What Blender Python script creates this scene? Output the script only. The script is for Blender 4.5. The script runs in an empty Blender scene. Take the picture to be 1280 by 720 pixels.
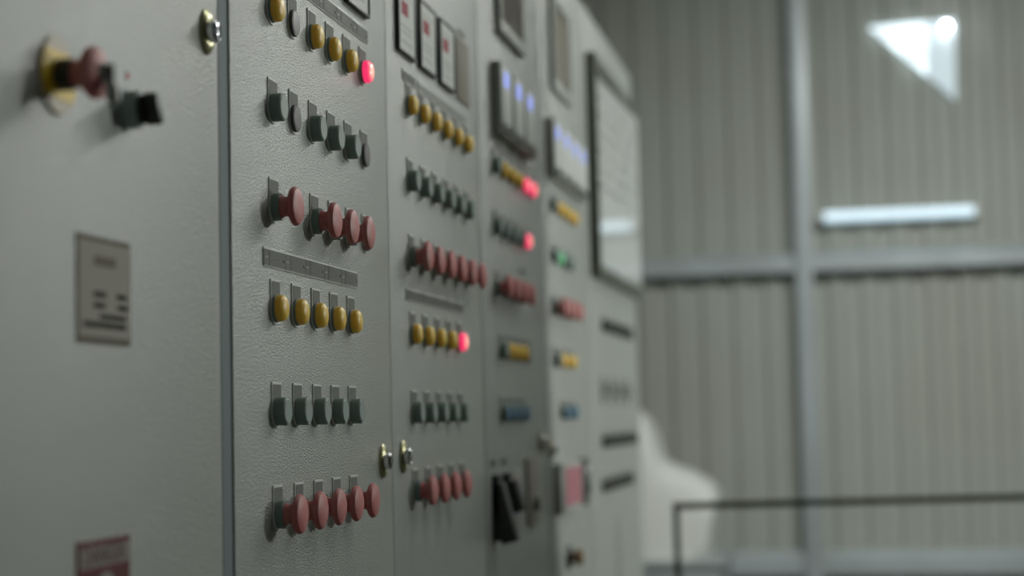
import bpy, bmesh, math, random
from mathutils import Vector, Matrix
random.seed(7)
S = bpy.context.scene
COL = S.collection

# ------------------------------------------------------------------ materials
def mat(name, col, rough=.5, metal=0., spec=.5, emit=None, strength=0., grain=None, dirt=None, coat=0., rough_var=None):
    m = bpy.data.materials.new(name); m.use_nodes = True
    nt = m.node_tree; b = nt.nodes['Principled BSDF']
    b.inputs['Base Color'].default_value = (*col, 1)
    b.inputs['Roughness'].default_value = rough
    b.inputs['Metallic'].default_value = metal
    b.inputs['Specular IOR Level'].default_value = spec
    b.inputs['Coat Weight'].default_value = coat
    b.inputs['Coat Roughness'].default_value = .05
    if emit:
        b.inputs['Emission Color'].default_value = (*emit, 1)
        b.inputs['Emission Strength'].default_value = strength
    tc = None
    if grain or dirt:
        tc = nt.nodes.new('ShaderNodeTexCoord')
        geo = nt.nodes.new('ShaderNodeNewGeometry')
    if grain:
        sc, dist, stren = grain
        n = nt.nodes.new('ShaderNodeTexNoise'); n.inputs['Scale'].default_value = sc; n.inputs['Detail'].default_value = 2
        bp = nt.nodes.new('ShaderNodeBump'); bp.inputs['Strength'].default_value = stren; bp.inputs['Distance'].default_value = dist
        mp = nt.nodes.new('ShaderNodeMapping'); mp.inputs['Scale'].default_value = (1, .5, 1)      # sprayed finish, dimples run a little along the door
        nt.links.new(geo.outputs['Position'], mp.inputs['Vector']); nt.links.new(mp.outputs['Vector'], n.inputs['Vector'])
        nt.links.new(n.outputs['Fac'], bp.inputs['Height']); nt.links.new(bp.outputs['Normal'], b.inputs['Normal'])
    if dirt:
        col2, sc, lo, hi = dirt
        n = nt.nodes.new('ShaderNodeTexNoise'); n.inputs['Scale'].default_value = sc; n.inputs['Detail'].default_value = 5
        r = nt.nodes.new('ShaderNodeMapRange'); r.inputs['From Min'].default_value = lo; r.inputs['From Max'].default_value = hi
        mx = nt.nodes.new('ShaderNodeMix'); mx.data_type = 'RGBA'
        mx.inputs[6].default_value = (*col, 1); mx.inputs[7].default_value = (*col2, 1)
        nt.links.new(geo.outputs['Position'], n.inputs['Vector'])
        nt.links.new(n.outputs['Fac'], r.inputs['Value']); nt.links.new(r.outputs['Result'], mx.inputs['Factor'])
        nt.links.new(mx.outputs[2], b.inputs['Base Color'])
    return m

def lit_lens(name, rim, core, strength, r):
    """a lamp lens with a bulb behind it: it gives off most light at its middle (object space, lens axis = x)"""
    m = mat(name, rim, .25)
    nt = m.node_tree; b = nt.nodes['Principled BSDF']
    tc = nt.nodes.new('ShaderNodeTexCoord')
    mp = nt.nodes.new('ShaderNodeMapping'); mp.inputs['Scale'].default_value = (0, 1 / r, 1 / r)
    ln = nt.nodes.new('ShaderNodeVectorMath'); ln.operation = 'LENGTH'
    rp = nt.nodes.new('ShaderNodeValToRGB')
    rp.color_ramp.elements[0].position = .25; rp.color_ramp.elements[0].color = (*core, 1)
    rp.color_ramp.elements[1].position = .92; rp.color_ramp.elements[1].color = (*rim, 1)
    nt.links.new(tc.outputs['Object'], mp.inputs['Vector']); nt.links.new(mp.outputs['Vector'], ln.inputs[0])
    nt.links.new(ln.outputs['Value'], rp.inputs['Fac']); nt.links.new(rp.outputs['Color'], b.inputs['Emission Color'])
    b.inputs['Emission Strength'].default_value = strength
    return m

PAINT_A = (.36, .385, .36)
M = dict(
    paint=mat('grey_enamel', (.355, .375, .345), .32, spec=.6, grain=(600, .0017, .9)),
    body=mat('filler_sheet', (.25, .30, .315), .7, spec=.25),
    legend=mat('legend_rim', (.72, .74, .71), .4, spec=.5),
    legend_in=mat('legend_insert', (.17, .175, .165), .65, spec=.2),
    strip_in=mat('label_black', (.10, .10, .095), .4),
    strip_mark=mat('label_engraving', (.42, .43, .41), .5),
    yellow=mat('amber_lens', (.90, .60, .08), .42),
    green=mat('green_grey_plastic', (.21, .27, .245), .5),
    greencap=mat('green_grey_cap', (.28, .345, .32), .45),
    plug=mat('dark_plug', (.075, .07, .075), .4),
    plugface=mat('dark_plug_face', (.17, .155, .16), .4),
    red=mat('dusty_red_plastic', (.56, .15, .145), .5, dirt=((.52, .24, .22), 60, .42, .7)),
    blue=mat('blue_cap', (.09, .24, .42), .4),
    lit=lit_lens('lit_red_lens', (.60, .022, .095), (1., .42, .30), 1.45, .015),
    litgreen=mat('lit_green_lens', (.12, .42, .2), .3, emit=(.15, .6, .28), strength=.35),
    brass=mat('zinc_yellow', (.42, .40, .24), .3, metal=.85),
    chrome=mat('chrome', (.72, .72, .74), .14, metal=1.),
    black=mat('black_plastic', (.022, .026, .024), .45),
    dark=mat('dark_grey_plastic', (.06, .066, .058), .5),
    meterface=mat('meter_face', (.62, .64, .61), .55, spec=.3),
    meterred=mat('meter_red', (.42, .12, .14), .7, spec=.1),
    meterline=mat('meter_line', (.30, .31, .30), .4),
    housing=mat('grey_housing', (.36, .375, .345), .6, spec=.25),
    display=mat('blue_display', (.1, .12, .3), .3, emit=(.27, .36, 1.), strength=.95),
    beige=mat('beige_cover', (.33, .31, .265), .8, spec=.15),
    paper=mat('label_paper', (.40, .38, .33), .8, spec=.1),
    brown=mat('brown_border', (.20, .175, .145), .8, spec=.1),
    ink=mat('dark_ink', (.035, .035, .028), .8, spec=.05),
    signred=mat('sign_red', (.13, .016, .03), .6, spec=.2),
    signred2=mat('sign_red_print', (.11, .026, .02), .6, spec=.2),
    signwhite=mat('sign_white', (.30, .28, .25), .6, spec=.2),
    signtext=mat('sign_lettering', (.17, .10, .095), .6, spec=.2),
    ventdark=mat('vent_slats', (.42, .40, .33), .6),
    frame=mat('olive_frame', (.085, .095, .07), .45),
    board=mat('board_face', (.66, .68, .66), .4, coat=1.),
    boardline=mat('board_print', (.24, .25, .24), .4),
    estopyellow=mat('estop_yellow', (.85, .58, .02), .5),
    estoplit=mat('estop_lit_yellow', (.52, .44, .34), .5),  # cream paints the light on the yellow plate's top and bottom
    steel=mat('bluish_steel', (.47, .52, .54), .36, metal=.1, dirt=((.38, .42, .43), 3, .4, .7)),
    sheet=mat('corrugated_sheet', (.40, .42, .38), .55, dirt=((.375, .38, .34), 1.1, .46, .66)),
    concrete=mat('concrete', (.25, .25, .235), .8, dirt=((.18, .18, .165), 2.5, .4, .7)),
    plaster=mat('plaster', (.42, .43, .40), .8, dirt=((.36, .36, .33), 1.5, .4, .7)),
    rail=mat('dark_green_paint', (.028, .032, .016), .6, spec=.25),
    cloth=mat('white_cloth', (.86, .87, .83), .8, grain=(90, .004, .3)),
    tube=mat('tube_glow', (.9, .95, 1.), .4, emit=(.62, .86, 1.), strength=.82),
    white=mat('white_metal', (.6, .62, .6), .4),
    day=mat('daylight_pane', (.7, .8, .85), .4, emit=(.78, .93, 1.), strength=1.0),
    day2=mat('dim_pane', (.6, .68, .72), .4, emit=(.66, .84, .95), strength=.34),  # dimmer right part of the daylight, put in as a weaker glow
    bulb=mat('bulb_glow', (1, 1, 1), .4, emit=(.93, .97, 1.), strength=14.),
    tabletop=mat('table_grey', (.42, .45, .46), .5),
    doorpink=mat('pink_screen', (.40, .15, .18), .5, spec=.25),
    wood=mat('brown_knob', (.22, .13, .06), .5),
    dotred=mat('dot_red', (.5, .12, .14), .5), dotyel=mat('dot_yellow', (.42, .38, .16), .5), dotblu=mat('dot_blue', (.14, .2, .42), .5),
    greyplate=mat("grey_plate", (.34, .35, .33), .5),
)
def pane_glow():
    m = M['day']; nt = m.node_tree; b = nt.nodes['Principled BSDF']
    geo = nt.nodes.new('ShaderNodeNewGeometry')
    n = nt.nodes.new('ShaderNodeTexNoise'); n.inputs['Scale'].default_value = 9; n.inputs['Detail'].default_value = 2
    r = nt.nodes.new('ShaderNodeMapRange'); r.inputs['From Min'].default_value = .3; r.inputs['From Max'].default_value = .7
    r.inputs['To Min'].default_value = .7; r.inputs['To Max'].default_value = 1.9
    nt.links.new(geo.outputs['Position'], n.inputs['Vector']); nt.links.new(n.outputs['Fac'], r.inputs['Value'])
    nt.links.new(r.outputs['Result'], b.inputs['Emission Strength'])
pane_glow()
b_ = M['yellow'].node_tree.nodes['Principled BSDF']      # amber plastic lets light through
b_.inputs['Subsurface Weight'].default_value = .8; b_.inputs['Subsurface Radius'].default_value = (1, .6, .1); b_.inputs['Subsurface Scale'].default_value = .012

# ------------------------------------------------------------------ mesh helpers
class MB:
    """collects shapes into one mesh; coordinates are local to the object it becomes"""
    def __init__(s): s.bm = bmesh.new(); s.mats = []
    def mi(s, m):
        if m not in s.mats: s.mats.append(m)
        return s.mats.index(m)
    def box(s, lo, hi, m, bev=0., rot=None):
        i = s.mi(m)
        r = bmesh.ops.create_cube(s.bm, size=1.)
        vs = r['verts']
        c = [(a + b) / 2 for a, b in zip(lo, hi)]; d = [b - a for a, b in zip(lo, hi)]
        for v in vs:
            p = Vector((v.co.x * d[0], v.co.y * d[1], v.co.z * d[2]))
            if rot: p = rot @ p
            v.co = p + Vector(c)
        fs = list({f for v in vs for f in v.link_faces})
        for f in fs: f.material_index = i
        if bev > 0:
            es = list({e for v in vs for e in v.link_edges})
            rr = bmesh.ops.bevel(s.bm, geom=es, offset=bev, segments=2, affect='EDGES', profile=.5)
            for f in rr['faces']: f.material_index = i
        return s
    def lathe(s, prof, m, n=28, c=(0, 0, 0), sy=1., sz=1.):
        """profile (x, r) turned round the x axis; r == 0 closes"""
        i = s.mi(m); rings = []
        for (x, r) in prof:
            if r <= 1e-7: rings.append([s.bm.verts.new((x + c[0], c[1], c[2]))])
            else: rings.append([s.bm.verts.new((x + c[0], c[1] + sy * r * math.cos(2 * math.pi * k / n), c[2] + sz * r * math.sin(2 * math.pi * k / n))) for k in range(n)])
        for a, b in zip(rings, rings[1:]):
            for k in range(n):
                q = [a[k % len(a)], a[(k + 1) % len(a)], b[(k + 1) % len(b)], b[k % len(b)]]
                u = []
                for v in q:
                    if v not in u: u.append(v)
                if len(u) > 2:
                    f = s.bm.faces.new(u); f.material_index = i
        return s
    def prism(s, pts, lo, hi, m, axis=1):
        """polygon pts extruded along an axis (1: y, pts are x,z ; 2: z, pts are x,y ; 0: x, pts are y,z)"""
        i = s.mi(m)
        def mk(p, h): return {0: (h, p[0], p[1]), 1: (p[0], h, p[1]), 2: (p[0], p[1], h)}[axis]
        A = [s.bm.verts.new(mk(p, lo)) for p in pts]; B = [s.bm.verts.new(mk(p, hi)) for p in pts]
        n = len(pts); fs = [s.bm.faces.new(A), s.bm.faces.new(B)]
        for k in range(n): fs.append(s.bm.faces.new((A[k], A[(k + 1) % n], B[(k + 1) % n], B[k])))
        for f in fs: f.material_index = i
        return s
    def tube(s, a, b, r, m, n=16):
        i = s.mi(m); a = Vector(a); b = Vector(b); d = (b - a).normalized()
        u = d.orthogonal().normalized(); w = d.cross(u)
        R1 = [s.bm.verts.new(a + r * (u * math.cos(t) + w * math.sin(t))) for t in [2 * math.pi * k / n for k in range(n)]]
        R2 = [s.bm.verts.new(v.co + (b - a)) for v in R1]
        fs = [s.bm.faces.new(R1), s.bm.faces.new(R2)]
        for k in range(n): fs.append(s.bm.faces.new((R1[k], R1[(k + 1) % n], R2[(k + 1) % n], R2[k])))
        for f in fs: f.material_index = i
        return s
    def mesh(s, name, smooth=True):
        bmesh.ops.recalc_face_normals(s.bm, faces=s.bm.faces[:])
        me = bpy.data.meshes.new(name); s.bm.to_mesh(me); s.bm.free()
        for m in s.mats: me.materials.append(m)
        if smooth:
            me.shade_smooth(); me.set_sharp_from_angle(angle=math.radians(32))
        return me

def link(name, me, parent=None, loc=(0, 0, 0), label=None):
    o = bpy.data.objects.new(name, me); COL.objects.link(o); o.location = loc
    if parent: o.parent = parent
    if label: o['label'] = label
    return o
def thing(name, label, cat, loc=(0, 0, 0), me=None, group=None):
    o = bpy.data.objects.new(name, me); COL.objects.link(o); o.location = loc
    o['label'] = label; o['category'] = cat
    if group: o['group'] = group
    return o
def struct(name, mb, loc=(0, 0, 0)):
    o = link(name, mb.mesh(name), None, loc); o['kind'] = 'structure'; return o

# ------------------------------------------------------------------ shared meshes of the controls (axis x, origin on the door's face)
def legend_mesh():
    w, top, bot, t = .0155, .031, -.0172, .0015
    mb = MB(); mb.prism([(-w, top), (-w, -.004), (-.011, -.0125), (-.005, bot), (.005, bot), (.011, -.0125), (w, -.004), (w, top)], 0, t, M['legend'], 0)
    mb.box((t - .0003, -w + .0022, .0005), (t + .0004, w - .0018, top - .0022), M['legend_in'])
    return mb.mesh('legend_plate')
T = .0015
ME = dict(
    legend=legend_mesh(),
    collar=MB().lathe([(T, 0), (T, .0152), (.0118, .0152), (.0130, .0148), (.0134, .0142), (.0130, .0136), (.0126, 0)], M['green'], 32).mesh('collar'),
    cap=MB().lathe([(.0126, .0134), (.0138, .0133), (.0142, .0127), (.0141, .006), (.0141, 0)], M['greencap'], 32).mesh('cap'),
    bluecap=MB().lathe([(.0126, .0134), (.0138, .0133), (.0142, .0127), (.0141, .006), (.0141, 0)], M['blue'], 32).mesh('blue_cap'),
    ring=MB().lathe([(T, 0), (T, .0150), (.0035, .0150), (.0042, .0144), (.0042, 0)], M['green'], 32).mesh('lamp_ring'),
    plugbody=MB().lathe([(T, 0), (T, .0152), (.0045, .0152), (.0054, .0144), (.0054, 0)], M['plug'], 32).mesh('plug'),
    plugface=MB().lathe([(.0054, .0125), (.0058, .0122), (.0060, .010), (.0060, 0)], M['plugface'], 32).mesh('plug_face'),
    blackcollar=MB().lathe([(T, 0), (T, .0152), (.0118, .0152), (.0130, .0148), (.0134, .0142), (.0130, .0136), (.0126, 0)], M['dark'], 28).mesh('black_collar'),
    blackcap=MB().lathe([(.0126, .0134), (.0138, .0133), (.0142, .0127), (.0141, 0)], M['dark'], 28).mesh('black_cap'),
    neck=MB().lathe([(.0098, .0120), (.0120, .0112), (.0150, .0105), (.0180, .0118), (.0205, .0160), (.0222, .0200), (.0240, .0212), (.0262, .0208),
                     (.0285, .0190), (.0303, .0140), (.0310, .0070), (.0312, 0)], M['red'], 40).mesh('mushroom_head'),
    smallcollar=MB().lathe([(T, 0), (T, .0150), (.0090, .0150), (.0102, .0142), (.0098, .0130), (.0098, 0)], M['green'], 32).mesh('mushroom_collar'),
)
def lens_mesh(m):
    return MB().lathe([(.0042, .0143), (.0080, .0143), (.0108, .0136), (.0128, .0115), (.0140, .0080), (.0147, .0040), (.0149, 0)], m, 36).mesh('lens')
ME['lens_y'] = lens_mesh(M['yellow']); ME['lens_r'] = lens_mesh(M['lit']); ME['lens_g'] = lens_mesh(M['litgreen'])

def control(cab, x, y, z, kind):
    """one control of a row, with its legend plate, on a cabinet door; z is the plate's top edge"""
    base = Vector((x, y, z - .031)) - cab.location
    def kids(o, *pairs):
        link('legend_plate', ME['legend'], o)
        for n, k, lab in pairs: link(n, ME[k], o, label=lab)
    if kind == 'Y':
        o = link('indicator_lamp', ME['ring'], cab, base, 'unlit yellow indicator lamp'); kids(o, ('lens', 'lens_y', None))
    elif kind == 'L':
        o = link('indicator_lamp', ME['ring'], cab, base, 'lit red indicator lamp'); kids(o, ('lens', 'lens_r', None))
    elif kind == 'E':
        o = link('indicator_lamp', ME['ring'], cab, base, 'lit green indicator lamp'); kids(o, ('lens', 'lens_g', None))
    elif kind == 'G':
        o = link('push_button', ME['collar'], cab, base, 'grey-green push button'); kids(o, ('cap', 'cap', None))
    elif kind == 'K':
        o = link('push_button', ME['blackcollar'], cab, base, 'black push button'); kids(o, ('cap', 'blackcap', None))
    elif kind == 'B':
        o = link('push_button', ME['collar'], cab, base, 'push button with a blue cap'); kids(o, ('cap', 'bluecap', None))
    elif kind == 'M':
        o = link('mushroom_button', ME['smallcollar'], cab, base, 'dusty red mushroom-head button'); kids(o, ('mushroom_head', 'neck', None))
    elif kind == 'P':
        o = link('blank_plug', ME['plugbody'], cab, base, 'flat dark plug closing a button hole'); kids(o, ('plug_face', 'plugface', None))
    elif kind == 'T':
        o = link('legend_plate', ME['legend'], cab, base, 'legend plate with no button below it')
def row(cab, x, y0, pitch, z, kinds):
    for k, c in enumerate(kinds):
        if c != '.': control(cab, x, y0 + pitch * k, z, c)

def label_strip(cab, x, y0, y1, z0, z1, split=True, pale=False, label=None):
    mb = MB(); L = y1 - y0; h = (z1 - z0) / 2
    ins = M['greyplate'] if pale else M['legend_in']
    mb.box((0, 0, -h), (.0012, L, h), M['legend'], .0003)
    e = .0016
    if split:
        mb.box((.0009, .0006, -h + e), (.0016, .0155, h - e), ins)
        mb.box((.0009, .0175, -h + e), (.0016, L - .0006, h - e), ins)
        mb.lathe([(.0010, 0), (.0010, .0019), (.0022, .0019), (.0024, .0014), (.0024, 0)], M['strip_in'], 12, (0, L - .005, 0))
        mb.box((.0015, .003, -.0006), (.0018, .012, .0006), M['strip_mark'])
        for q in (.004, 0, -.004):
            mb.box((.0015, .022, q - .0007), (.0018, L - .012 - random.random() * .012, q + .0007), M['strip_in'])
    else:
        mb.box((.0009, .001, -h + e), (.0016, L - .001, h - e), ins)
        for q in (.0025, -.0025):
            yy = .006
            while yy < L - .012:
                w = .006 + random.random() * .012
                mb.box((.0015, yy, q - .0008), (.0018, min(yy + w, L - .004), q + .0008), M['strip_in']); yy += w + .004
    return link('label_plate', mb.mesh('label_plate'), cab, Vector((x, y0, (z0 + z1) / 2)) - cab.location, label)

def lock(door, cab, x, y, z, key_tilt=0.):
    o = link('door_lock', MB().lathe([(0, 0), (0, .0205), (.0022, .0205), (.0050, .0165), (.0056, .0130), (.0050, .0118), (.0050, 0)], M['brass'], 36, sy=.8, sz=1.08).mesh('lock_escutcheon'),
             door, Vector((x, y, z)) - cab.location - door.location, 'round lock with a brass-coloured rim and chrome barrel')
    return o, MB().lathe([(.005, 0), (.005, .0112), (.0105, .0108), (.0122, .0090), (.0110, .0072), (.0110, 0)], M['chrome'], 32).box((.0105, -.0022, -.0085), (.0128, .0022, .0085), M['chrome'], .0006, Matrix.Rotation(key_tilt, 3, 'X'))

X0 = -.600
def cabinet(label, y0, y1, doors, top=2.345, depth=.5, face=X0, dark_first=False):
    c = thing('control_cabinet', label, 'control cabinet', (face - depth / 2, (y0 + y1) / 2, 0))
    filler = doors[0][0] - y0 > .02
    L = c.location
    mb = MB()
    mb.box((face - depth, y0, .10), (face - (.0022 if filler else .0030), y1, top), M['body'] if filler else M['paint'], .001)
    link('cabinet_body', mb.mesh('cabinet_body'), c, (-L.x, -L.y, 0))
    link('plinth', MB().box((face - depth + .02, y0 + .01, 0), (face - .045, y1 - .01, .10), M['black'], .002).mesh('plinth'), c, (-L.x, -L.y, 0))
    ds = []
    for (a, b) in doors:
        d = link('door', MB().box((-.003, a, .115), (0, b, top - .002), M['paint'], .0012).mesh('door'), c, (face - L.x, -L.y, 0))
        ds.append(d)
    return c, ds
def put_lock(door, cab, x, y, z, tilt):
    o, barrel = lock(door, cab, x, y, z, tilt)
    # the barrel belongs to the lock: one mesh with it
    bm = bmesh.new(); bm.from_mesh(o.data); me2 = barrel.mesh('barrel')
    n0 = len(bm.faces); bm.from_mesh(me2)
    bm.faces.ensure_lookup_table()
    for f in bm.faces[n0:]: f.material_index = 1
    bm.to_mesh(o.data); bm.free(); o.data.materials.append(M['chrome'])
    o.data.shade_smooth(); o.data.set_sharp_from_angle(angle=math.radians(32))

# ------------------------------------------------------------------ first cabinet (nearest): emergency stop, key switch, stickers
XA = X0 - .0005
cA, dA = cabinet('nearest grey control cabinet, with the yellow-ringed emergency stop and red danger sign', .42, 1.6360, [(.4225, 1.026), (1.030, 1.6345)], face=XA)
put_lock(dA[1], cA, XA, 1.602, 1.730, .2)
LA = cA.location
e = link('emergency_stop', MB().lathe([(0, 0), (0, .0310), (.0020, .0310), (.0028, .0302), (.0028, 0)], M['estoplit'], 48).mesh('emergency_stop_disc'), cA, Vector((XA, 1.271, 1.625)) - LA,
         'red emergency stop with a key on a round yellow plate')
mb = MB()                      # the plate's own yellow; the cream above and below is painted light
pts = [(.0305 * math.cos(t), .0305 * math.sin(t)) for t in [math.radians(-38 + 76 * k / 10) for k in range(11)]] + \
      [(.0305 * math.cos(t), .0305 * math.sin(t)) for t in [math.radians(142 + 76 * k / 10) for k in range(11)]]
mb.prism(pts, .0026, .0034, M['estopyellow'], 0); link('plate_yellow', mb.mesh('plate_yellow', False), e)
link('collar', MB().lathe([(.0032, 0), (.0032, .0128), (.0150, .0128), (.0162, .0120), (.0162, 0)], M['black'], 36).mesh('estop_collar'), e)
hd = link('mushroom_head', MB().lathe([(.0160, .0110), (.020, .0108), (.023, .0125), (.027, .0180), (.030, .0205), (.033, .0208), (.036, .0195), (.0385, .0150), (.040, .0098), (.040, 0)], M['red'], 44).mesh('estop_head'), e)
kb = MB(); kb.lathe([(.0395, 0), (.0395, .0080), (.0420, .0080), (.0430, .0070), (.0430, 0)], M['housing'], 28)
kb.box((.0420, -.0016, -.006), (.0490, .0016, .006), M['plug'], .0005)
kb.prism([(.043, -.003), (.0485, -.006), (.0525, -.014), (.053, -.022), (.0505, -.0265), (.0455, -.0265), (.0425, -.020), (.0415, -.010)], -.0022, .0022, M['greyplate'], 1)
link('key', kb.mesh('estop_key'), e, label='grey key hanging from the stop button')
s = link('selector_switch', MB().lathe([(0, 0), (0, .0190), (.0016, .0190), (.0016, .0165), (.0130, .0160), (.0145, .0148), (.0145, 0)], M['greencap'], 36).mesh('selector_collar'), cA, Vector((XA, 1.408, 1.6205)) - LA,
         'dark selector switch with a black knob')
link('knob', MB().lathe([(.0143, .0128), (.017, .0125), (.018, .0115), (.018, 0)], M['black'], 28).box((.0175, -.0042, -.0135), (.031, .0042, .0135), M['black'], .0012, Matrix.Rotation(.5, 3, 'X')).mesh('selector_knob'), s)
link('legend_dot', MB().lathe([(0, 0), (0, .0035), (.0008, .0035), (.0008, 0)], M['dotred'], 16).mesh('legend_dot'), s, (0, .003, .0305))
# paper sticker with a brown border
st = MB(); st.box((0, -.053, -.044), (.0008, .053, .044), M['brown']); st.box((.0006, -.0505, -.0405), (.0011, .0505, .0395), M['paper'])
def bar(mb, y0, y1, z, h=.0022, m='ink'): mb.box((.001, y0, z - h), (.0014, y1, z + h), M[m])
bar(st, -.020, .022, .024, .0040, 'brown'); bar(st, -.022, .002, -.0035); bar(st, .024, .044, -.0035); bar(st, -.022, .000, -.0125); bar(st, .026, .046, -.0125)
bar(st, -.010, .042, -.0215, .0020); bar(st, -.042, .042, -.0285, .0022); bar(st, -.05, .05, -.0395, .0009, 'brown')
link('paper_sticker', st.mesh('paper_sticker', False), cA, Vector((XA, 1.359, 1.4615)) - LA, 'faded paper notice with a brown border and dark lines of text')
# red danger sign: red border, pale word panel, red lower field with a white disc
dg = MB(); dg.box((0, -.0515, -.066), (.0010, .0515, .066), M['signred'])
dg.box((.0008, -.0475, .0445), (.0013, .0485, .0615), M['signwhite']); dg.box((.0008, -.0490, -.062), (.0013, .0490, .0395), M['signred2'])
sign = link('danger_sign', dg.mesh('danger_sign', False), cA, Vector((XA, 1.3555, 1.193)) - LA, 'red and white danger sign')
disc = MB(); disc.lathe([(.0012, 0), (.0012, .021), (.0017, .021), (.0017, 0)], M['signwhite'], 32, (0, .002, .0185)); link('symbol', disc.mesh('sign_disc', False), sign)
cu = bpy.data.curves.new('word', 'FONT'); cu.body = 'DANGER'; cu.size = .0205; cu.align_x = 'CENTER'; cu.align_y = 'CENTER'; cu.extrude = .0002; cu.offset = .0002
tmp = bpy.data.objects.new('word_tmp', cu); COL.objects.link(tmp); bpy.context.view_layer.update()
wm = bpy.data.meshes.new_from_object(tmp.evaluated_get(bpy.context.evaluated_depsgraph_get())); bpy.data.objects.remove(tmp)
wm.materials.clear(); wm.materials.append(M['signtext'])
wo = link('lettering', wm, sign, (.0015, .0005, .0530)); wo.rotation_euler = (math.pi / 2, 0, math.pi / 2)

# ------------------------------------------------------------------ second cabinet: two doors full of controls
R = [1.828, 1.720, 1.612, 1.503, 1.393, 1.284]
cB, dB = cabinet('second grey control cabinet, with two doors of yellow lamps and red mushroom buttons', 1.6405, 2.886, [(1.6675, 2.281), (2.2835, 2.885)])
y0, p = 1.7985, .0728
for z, kinds in zip(R, ('YPYYYL', 'GPGGGP', 'M.MMMP', 'YYYYY', 'GGGGG', 'MMMMM')): row(cB, X0, y0, p, z, kinds)
for k in range(5): label_strip(cB, X0, 1.761 + .072 * k, 1.761 + .072 * k + .0712, 1.5148, 1.5352)
for k in range(6): label_strip(cB, X0, 1.760 + .0715 * k, 1.760 + .0715 * k + .0708, 1.838, 1.8575)
def panel_meter(cab, x, y, z, w=.101, h=.102):
    mb = MB(); t = .0038; d = .0065
    for (a, b, c_, e_) in ((-w / 2, -h / 2, w / 2, -h / 2 + t), (-w / 2, h / 2 - t, w / 2, h / 2), (-w / 2, -h / 2 + t, -w / 2 + t, h / 2 - t), (w / 2 - t, -h / 2 + t, w / 2, h / 2 - t)):
        mb.box((0, a, b), (d, c_, e_), M['black'], .0006)
    o = link('panel_meter', mb.mesh('meter_frame'), cab, Vector((x, y, z)) - cab.location, 'square panel meter with a black frame')
    f = MB(); f.box((0, -w / 2 + t, -h / 2 + t), (.0045, w / 2 - t, h / 2 - t), M['meterface'])
    f.box((.0043, -.030, .004), (.0048, .008, .024), M['meterred'])
    for q in (-.012, -.020, -.034): f.box((.0043, -.032, q - .0008), (.0048, .030, q + .0008), M['meterline'])
    f.box((.0043, -.036, .030), (.0048, .036, .0312), M['meterline'])
    link('dial', f.mesh('meter_dial', False), o, label='white dial with a red mark')
panel_meter(cB, X0, 2.135, 1.922)
for k in range(3): panel_meter(cB, X0, 2.388 + .1285 * k, 1.914)
y0, p = 2.403, .0748
for z, kinds in zip(R, ('YYYYYY', 'GGGGGG', 'MMMMMM', 'YYYYL', 'GGGGG', 'MMMMP')): row(cB, X0, y0, p, z - .002, kinds)
label_strip(cB, X0, 2.370, 2.444, 1.8265, 1.8425, False)
label_strip(cB, X0, 2.458, 2.785, 1.8275, 1.8425, False, True)
label_strip(cB, X0, 2.369, 2.737, 1.5155, 1.5325, False)
link('blank_cover_plate', MB().box((0, -.048, -.051), (.0022, .048, .051), M['beige'], .0006).mesh('blank_cover_plate'), cB, Vector((X0, 2.768, 1.912)) - cB.location, 'beige blank cover plate')
label_strip(cB, X0, 2.735, 2.79, 1.970, 1.978, False)
put_lock(dB[0], cB, X0, 2.2295, 1.297, .35); put_lock(dB[1], cB, X0, 2.335, 1.300, -.2)

# ------------------------------------------------------------------ third cabinet: vents, digital controllers, mixed rows
cC, dC = cabinet('third grey control cabinet, with louvred vents and glowing blue displays', 2.891, 4.108, [(2.892, 3.4985), (3.5015, 4.107)])
def vent(cab, x, y, z0, z1, w=.25):
    mb = MB(); h = z1 - z0; t = .022
    for (a, b, c_, e_) in ((-w / 2, 0, w / 2, t), (-w / 2, h - t, w / 2, h), (-w / 2, t, -w / 2 + t, h - t), (w / 2 - t, t, w / 2, h - t)):
        mb.box((0, a, b), (.011, c_, e_), M['paint'], .002)
    o = link('louvre_vent', mb.mesh('vent_frame'), cab, Vector((x, y, z0)) - cab.location, 'louvred vent with dark slats')
    sl = MB(); sl.box((0, -w / 2 + t, t), (.0015, w / 2 - t, h - t), M['black'])
    q = t + .004
    while q < h - t - .004:
        sl.box((.001, -w / 2 + t, q), (.0095, w / 2 - t, q + .0036), M['ventdark'], 0, Matrix.Rotation(-.4, 3, 'Y')); q += .0125
    link('slats', sl.mesh('vent_slats'), o)
vent(cC, X0, 3.182, 2.043, 2.26); vent(cC, X0, 3.772, 2.046, 2.26)
def controller(cab, x, y, z, w=.106, h=.128, key='black'):
    mb = MB(); mb.box((0, -w / 2, -h / 2), (.018, w / 2, h / 2), M['housing'], .0012)
    o = link('digital_controller', mb.mesh('controller_housing'), cab, Vector((x, y, z)) - cab.location, 'digital controller with a glowing blue display')
    f = MB(); f.box((.0176, -w / 2 + .007, -h / 2 + .022), (.0188, w / 2 - .007, h / 2 - .006), M['meterface'], .0004)
    link('faceplate', f.mesh('controller_face'), o)
    link('display', MB().box((.0186, -.022, h / 2 - .040), (.0194, .014, h / 2 - .014), M['display']).mesh('controller_display', False), o, label='blue glowing display')
    kp = MB()
    for q in (-.03, 0, .03): kp.box((.0176, q - .012, -h / 2 + .004), (.0205, q + .012, -h / 2 + .018), M[key], .0008)
    link('keypad', kp.mesh('controller_keypad'), o)
for k, q in enumerate((3.060, 3.182, 3.300)): controller(cC, X0, q, 1.914, key='black' if k < 2 else 'brown')
for q in (3.626, 3.745, 3.865, 3.984): controller(cC, X0, q, 1.909, h=.122)
label_strip(cC, X0, 3.04, 3.34, 1.826, 1.838, False, True)
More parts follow.
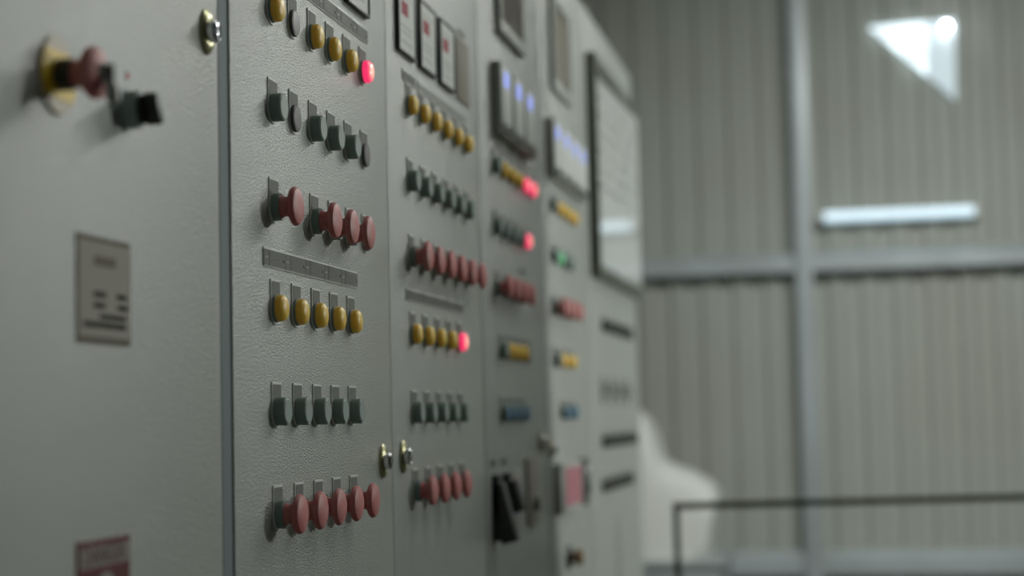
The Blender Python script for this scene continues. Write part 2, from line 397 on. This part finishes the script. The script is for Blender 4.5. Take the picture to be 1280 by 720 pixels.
for z, kinds in zip(R, ('GYYYLL', 'GGGGL', 'GMMMM'.replace('G', 'M', 1)[:4], 'GYYYP', 'BBBB')):
    low = z < 1.55
    row(cC, X0, 3.040 if low else 3.012, .066 if low else .0725, z - .004, kinds)
for z, kinds in zip(R, ('GYYYY', 'GEGG', 'MMMM', 'GYYY', '.BBB')): row(cC, X0, 3.618, .0735, z - .004, kinds)
label_strip(cC, X0, 3.24, 3.29, 1.619, 1.631, False)
put_lock(dC[0], cC, X0, 3.425, 1.300, .2); put_lock(dC[1], cC, X0, 3.545, 1.285, -.3)
kn = link('door_knob', MB().lathe([(0, 0), (0, .026), (.004, .026), (.008, .020), (.008, 0)], M['black'], 28).mesh('knob_rose'), cC, Vector((X0, 3.735, 1.050)) - cC.location, 'small brown knob on a dark rose')
link('knob', MB().lathe([(.008, .010), (.014, .009), (.018, .017), (.026, .019), (.032, .014), (.034, 0)], M['wood'], 28).mesh('brown_knob'), kn)
# lever isolators, low on the left door
def lever(y, h):
    o = link('lever_isolator', MB().box((0, -.016, -.062), (.012, .016, .050), M['black'], .0015).mesh('isolator_base'), cC, Vector((X0, y, 1.203)) - cC.location, 'isolator with a black lever')
    rot = Matrix.Rotation(-.24, 3, 'Y')
    link('lever', MB().box((.002, -.016, -h), (.030, .016, .036), M['black'], .003, rot).mesh('isolator_lever'), o)
    link('label_tag', MB().box((0, -.022, .064), (.0015, .022, .076), M['legend_in'], .0003).mesh('isolator_tag'), o)
lever(2.955, .066); lever(3.050, .020)
cp = link('coloured_mark_plate', MB().box((0, -.04, -.06), (.004, .04, .05), M['greyplate'], .001).mesh('mark_plate'), cC, Vector((X0, 3.150, 1.203)) - cC.location, 'small grey plate with red, yellow and blue marks')
dm = MB()
for z_, m in ((.030, 'dotred'), (.004, 'dotyel'), (-.020, 'dotblu')): dm.lathe([(.003, 0), (.003, .010), (.0055, .010), (.006, .008), (.006, 0)], M[m], 16, (0, -.015, z_))
link('marks', dm.mesh('marks'), cp)
bp_ = link('door_handle', MB().box((0, -.045, -.058), (.006, .045, .070), M['beige'], .002).mesh('handle_plate'), cC, Vector((X0, 3.305, 1.203)) - cC.location, 'beige plate with a small dark latch')
link('latch', MB().lathe([(.006, 0), (.006, .013), (.014, .012), (.016, .009), (.016, 0)], M['frame'], 20, (0, .008, -.018)).mesh('latch'), bp_)
# pink operator screen, and rotary switch beside it, low on the right door
sc_ = link('operator_screen', MB().box((0, -.145, -.055), (.016, .145, .050), M['housing'], .003).mesh('screen_housing'), cC, Vector((X0, 3.715, 1.203)) - cC.location, 'small operator screen with a pink face')
link('screen_face', MB().box((.0155, -.090, -.040), (.0168, .125, .040), M['doorpink']).mesh('screen_face', False), sc_)
rs = link('rotary_switch', MB().box((0, -.040, -.054), (.010, .040, .052), M['black'], .002).mesh('rotary_plate'), cC, Vector((X0, 3.955, 1.203)) - cC.location, 'dark rotary switch with a chrome ring')
link('ring', MB().lathe([(.010, .030), (.016, .030), (.019, .027), (.016, .022), (.010, .022)], M['chrome'], 28).mesh('rotary_ring'), rs)
link('knob', MB().lathe([(.010, .018), (.022, .017), (.024, .015), (.024, 0)], M['housing'], 24).mesh('rotary_knob'), rs)

# ------------------------------------------------------------------ last cabinet: big framed board over rows of small switches
cD, dD = cabinet('farthest grey control cabinet, with a large glazed display board in its door', 4.113, 5.105, [(4.115, 5.103)])
bd = MB(); t = .030
by0, by1, bz0, bz1 = 4.185, 5.075, 1.685, 2.232
for (a, b, c_, e_) in ((by0, bz0, by1, bz0 + t), (by0, bz1 - t, by1, bz1), (by0, bz0 + t, by0 + t, bz1 - t), (by1 - t, bz0 + t, by1, bz1 - t)):
    bd.box((0, a - by0, b - bz0), (.024, c_ - by0, e_ - bz0), M['frame'], .002)
board = link('display_board', bd.mesh('board_frame'), cD, Vector((X0, by0, bz0)) - cD.location, 'large glazed board in a dark frame')
fb = MB(); fb.box((0, t, t), (.006, by1 - by0 - t, bz1 - bz0 - t), M['board']); bf = link('board_face', fb.mesh('board_face', False), board)
fl = MB()
for k, zz in enumerate((.46, .415, .37, .325, .28, .235)):
    yy = .08
    while yy < .78:
        w = .06 + random.random() * .12; fl.box((.0058, yy, zz), (.0063, min(yy + w, .82), zz + .012), M['boardline']); yy += w + .03 + random.random() * .08
pl = link('printed_lines', fl.mesh('board_print', False), board)
for o in (bf, pl): o.rotation_euler.z = -math.radians(1.15)     # the pane sits a little askew in its frame
row(cD, X0, 4.36, .105, 1.605, 'KKKKKK'); row(cD, X0, 4.31, .088, 1.316, 'KKKKKKKK'); row(cD, X0, 4.29, .088, 1.208, 'KKKKKKK')
for k in range(4):
    link('toggle_switch', MB().box((0, -.028, -.035), (.006, .028, .035), M['greyplate'], .001).box((.006, -.012, -.018), (.014, .012, .018), M['housing'], .002).mesh('toggle_switch'), cD,
         Vector((X0, 4.34 + .165 * k, 1.413)) - cD.location, 'grey rocker switch on a pale plate')

# ------------------------------------------------------------------ the hall: corrugated wall with steel frame, floor, side walls, roof
YW = 8.06
mb = MB(); i = mb.mi(M['sheet'])
xs = []; x = -3.0; pit = .1433; dep = .022
while x < 5.2:
    xs += [(x, 0), (x + .052, 0), (x + .074, -dep), (x + .121, -dep)]; x += pit
prev = None
for (xx, yy) in xs:
    a = mb.bm.verts.new((xx, YW + yy, 0)); b = mb.bm.verts.new((xx, YW + yy, 5.2))
    if prev: mb.bm.faces.new((prev[0], a, b, prev[1])).material_index = i
    prev = (a, b)
o = link('wall_back', mb.mesh('wall_back', False)); o['kind'] = 'structure'
sol = o.modifiers.new('thickness', 'SOLIDIFY'); sol.thickness = .004; sol.offset = 1
def girt(n, z0, z1):
    g = MB()
    g.prism([(YW - .105, z0), (YW - .030, z0), (YW - .030, z1), (YW - .075, z1), (YW - .105, z1 - .032), (YW - .105, z0 + .006)], -3.0, 5.2, M['steel'], 0)
    struct(n, g)
girt('trim_1', 1.972, 2.058); girt('trim_2', .625, .728); girt('trim_3', 3.32, 3.405)
g = MB()
xc = -.177
g.box((xc - .038, YW - .135, 0), (xc + .038, YW - .125, 5.2), M['steel'], .001)
g.box((xc - .005, YW - .125, 0), (xc + .005, YW - .04, 5.2), M['steel'])
g.box((xc - .038, YW - .040, 0), (xc + .038, YW - .031, 5.2), M['steel'], .001)
struct('trim_4', g)
struct('floor', MB().box((-3.0, -4, -.1), (5.2, YW, 0), M['concrete']))
struct('ceiling', MB().box((-3.0, -4, 5.2), (5.2, YW, 5.3), M['plaster']))
struct('wall_left', MB().box((-3.1, -4, 0), (-3.0, YW, 5.2), M['plaster']))
struct('wall_right', MB().box((5.2, -4, 0), (5.3, YW, 5.2), M['plaster']))

# ------------------------------------------------------------------ things at the back wall
tl = thing('tube_lamp', 'glowing fluorescent tube lamp on the corrugated wall above the steel girt', 'lamp', (.245, YW - .0632, 2.213))
link('lamp_body', MB().box((-.345, 0, -.022), (.345, .041, .022), M['white'], .004).mesh('lamp_body'), tl)
link('tube', MB().tube((-.325, -.018, .0), (.325, -.018, .0), .023, M['tube'], 20).mesh('tube'), tl)
for s_ in (-1, 1): link('end_cap', MB().box((min(.325 * s_, .345 * s_), -.040, -.024), (max(.325 * s_, .345 * s_), .003, .024), M['white'], .003).mesh('end_cap'), tl)
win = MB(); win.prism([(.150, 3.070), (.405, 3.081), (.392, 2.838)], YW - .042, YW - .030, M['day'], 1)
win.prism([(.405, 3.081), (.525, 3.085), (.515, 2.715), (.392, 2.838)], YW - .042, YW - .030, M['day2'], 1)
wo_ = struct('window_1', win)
bl = thing('wall_bulb', 'small bright bulb at the upper right corner of the triangular daylight patch', 'lamp', (.487, YW - .05, 3.045))
link('bulb', MB().lathe([(-.02, 0), (-.017, .010), (-.008, .016), (.002, .0175), (.012, .014), (.022, .009), (.03, .008), (.03, 0)], M['bulb'], 20).mesh('bulb'), bl).rotation_euler = (0, 0, math.pi / 2)
link('bulb_socket', MB().tube((0, .0, 0), (0, .022, 0), .012, M['white']).mesh('bulb_socket'), bl)
bl.children[0].location = (0, -.03, 0)

# guard rail
rl = thing('guard_rail', 'thin dark green guard rail running across in front of the corrugated wall', 'railing', (-.452, 4.6, 0))
ang = math.atan2(.21, .893)
ux, uy = math.cos(ang), math.sin(ang)
rb = MB(); rot = Matrix.Rotation(ang, 3, 'Z')
def beam(mb, s0, s1, z0, z1, w=.0085): 
    c0 = (s0 + s1) / 2
    mb.box((ux * c0 - (s1 - s0) / 2, uy * c0 - w, z0), (ux * c0 + (s1 - s0) / 2, uy * c0 + w, z1), M['rail'], .002, rot)
beam(rb, -.0075, 2.6, 1.102, 1.119); link('top_rail', rb.mesh('top_rail'), rl)
rb = MB(); beam(rb, .0075, 2.585, .55, .565); link('middle_rail', rb.mesh('middle_rail'), rl)
for s_ in (0, 2.5925):
    rb = MB(); beam(rb, s_ - .0075, s_ + .0075, 0, 1.104); link('post', rb.mesh('post'), rl)

# table and white draped shape
tb = thing('metal_cupboard', 'low grey metal cupboard against the corrugated wall under the white draped shape', 'cupboard', (-.88, 7.55, 0))
link('cupboard_top', MB().box((-.42, -.30, .72), (.36, .30, .75), M['tabletop'], .004).mesh('cupboard_top'), tb)
link('cupboard_body', MB().box((-.40, -.27, .0), (.34, .28, .72), M['tabletop'], .004).mesh('cupboard_body'), tb)
for a in (-.39, -.028):
    d = link('door', MB().box((a, -.290, .06), (a + .355, -.270, .70), M['tabletop'], .003).mesh('cupboard_door'), tb)
    link('handle', MB().tube((.03 if a > -.1 else a + .32, -.305, .42), (.03 if a > -.1 else a + .32, -.305, .54), .007, M['chrome'], 10).mesh('cupboard_handle'), d)
YC = 7.50
def drape():
    """a cloth hung over a tall rounded back and a lower front: stacked soft cross-sections"""
    bm = bmesh.new()
    # outline of height over x at the middle (x, top z), widths in y
    prof = [(-.40, 1.30), (-.34, 1.375), (-.27, 1.387), (-.238, 1.368), (-.200, 1.33), (-.172, 1.265), (-.153, 1.19), (-.138, 1.155), (-.085, 1.13), (-.017, 1.104), (.045, 1.068), (.078, 1.036), (.088, 1.01)]
    ZB = .75
    nx = len(prof); rows = []
    for (x, zt) in prof:
        r = []
        n = 26
        for k in range(n + 1):
            a = math.pi * k / n
            yy = -.21 * math.copysign(abs(math.cos(a)) ** .55, math.cos(a)); h = max(0., math.sin(a)) ** .32
            z = ZB + (zt - ZB) * h
            # folds hang from the edges
            fold = .008 * math.sin(9 * x * 6 + k * .9) * (1 - h) + .004 * math.sin(40 * x + k)
            r.append(bm.verts.new((x + fold * .5 - .055 * (1 - h) * min(1, max(0, (x + .1) / .188)), yy + fold, z)))
        rows.append(r)
    for a, b in zip(rows, rows[1:]):
        for k in range(len(a) - 1): bm.faces.new((a[k], a[k + 1], b[k + 1], b[k]))
    # front hang (toward +x), tapering inwards to the table
    last = rows[-1]; prev = last
    for t in (.25, .5, .75, 1.):
        cur = [bm.verts.new((v.co.x - .05 * t + .004 * math.sin(k * 1.3), v.co.y * (1 - .05 * t), ZB + (v.co.z - ZB) * (1 - t) )) for k, v in enumerate(last)]
        for k in range(len(cur) - 1): bm.faces.new((prev[k], prev[k + 1], cur[k + 1], cur[k]))
        prev = cur
    fst = rows[0]; prev = fst
    for t in (.5, 1.):
        cur = [bm.verts.new((v.co.x - .01 * t, v.co.y, ZB + (v.co.z - ZB) * (1 - t))) for v in fst]
        for k in range(len(cur) - 1): bm.faces.new((prev[k], cur[k], cur[k + 1], prev[k + 1]))
        prev = cur
    bmesh.ops.remove_doubles(bm, verts=bm.verts[:], dist=.0008)
    bmesh.ops.recalc_face_normals(bm, faces=bm.faces[:])
    me = bpy.data.meshes.new('draped_sheet'); bm.to_mesh(me); bm.free(); me.shade_smooth(); me.materials.append(M['cloth'])
    return me
thing('draped_equipment', 'white sheet draped over equipment with a tall back, beyond the last cabinet', 'covered equipment', (-.64, YC, .0005), drape())

# ------------------------------------------------------------------ light
def area(name, loc, target, size, size_y, power, col):
    l = bpy.data.lights.new(name, 'AREA'); l.shape = 'RECTANGLE'; l.size = size; l.size_y = size_y; l.energy = power; l.color = col
    o = bpy.data.objects.new(name, l); COL.objects.link(o); o.location = loc
    o.rotation_euler = (Vector(target) - Vector(loc)).to_track_quat('-Z', 'Y').to_euler()
    return o
sl = area('assumed_side_light', (2.9, 4.9, 2.15), (-.6, 1.35, 1.8), .26, .26, 3.1, (.95, 1., .94)); sl.data.spread = math.radians(46)  # assumed lamp, set from the stop's shadow direction; no window stands there
hl = area('assumed_high_light', (2.1, 7.7, 4.2), (-.3, .9, 1.85), 2.4, .8, 8.0, (.98, 1., .95)); hl.data.spread = math.radians(46)  # no clerestory built; unseen light assumed for the sheen on the upper doors
area('assumed_overhead_lamp', (.9, 3.5, 3.7), (-.6, 3.2, 1.8), .3, 1.2, 18, (.96, 1., .94))  # unseen overhead lamp, assumed from the downward shadows; no fixture built
wf = area('added_wall_light', (.8, 4.5, 3.6), (.35, 8, .85), 1.2, .6, 25, (.96, 1., .96)); wf.data.spread = math.radians(92)  # added light with no fixture in the hall, brightens the back wall
sp = bpy.data.lights.new('fill_spot', 'SPOT'); sp.energy = 250; sp.spot_size = math.radians(62); sp.spot_blend = .06; sp.shadow_soft_size = .05; sp.color = (.96, 1., .96)  # added spot with no known fixture, brightens the far doors
spo = bpy.data.objects.new('fill_spot', sp); COL.objects.link(spo); spo.location = (2.4, 5.32, 1.7)
spo.rotation_euler = (Vector((-.6, 5.32, 1.6)) - Vector(spo.location)).to_track_quat('-Z', 'Y').to_euler()
w = bpy.data.worlds.new('World'); S.world = w; w.use_nodes = True
w.node_tree.nodes['Background'].inputs[0].default_value = (.85, .95, .88, 1); w.node_tree.nodes['Background'].inputs[1].default_value = .17

# ------------------------------------------------------------------ camera: long lens, wide open, focused on the second cabinet
f, VX, VY, roll = 2200., 1062., 512., .023
D = Vector(((VX - 640) / f, -(VY - 360) / f, -1)).normalized()
u = Vector((-math.sin(roll), math.cos(roll), 0)); u.z = -(u.x * D.x + u.y * D.y) / D.z; U = u.normalized()
Rt = D.cross(U)
rot = Matrix((Rt, D, U))          # camera -> world
cam = bpy.data.cameras.new('Camera'); co = bpy.data.objects.new('Camera', cam); COL.objects.link(co)
co.matrix_world = Matrix.Translation((0, 0, 1.35)) @ rot.to_4x4()
cam.sensor_width = 36; cam.sensor_fit = 'HORIZONTAL'; cam.lens = f / 1280 * 36
cam.clip_start = .05; cam.clip_end = 100
cam.dof.use_dof = True; cam.dof.focus_distance = 2.02; cam.dof.aperture_fstop = 2.5; cam.dof.aperture_blades = 0
S.camera = co
S.view_settings.view_transform = 'Standard'; S.view_settings.look = 'None'; S.view_settings.exposure = 0; S.view_settings.gamma = 1
S.view_settings.use_curve_mapping = False
S.cycles.use_denoising = True
S.cycles.max_bounces = 6
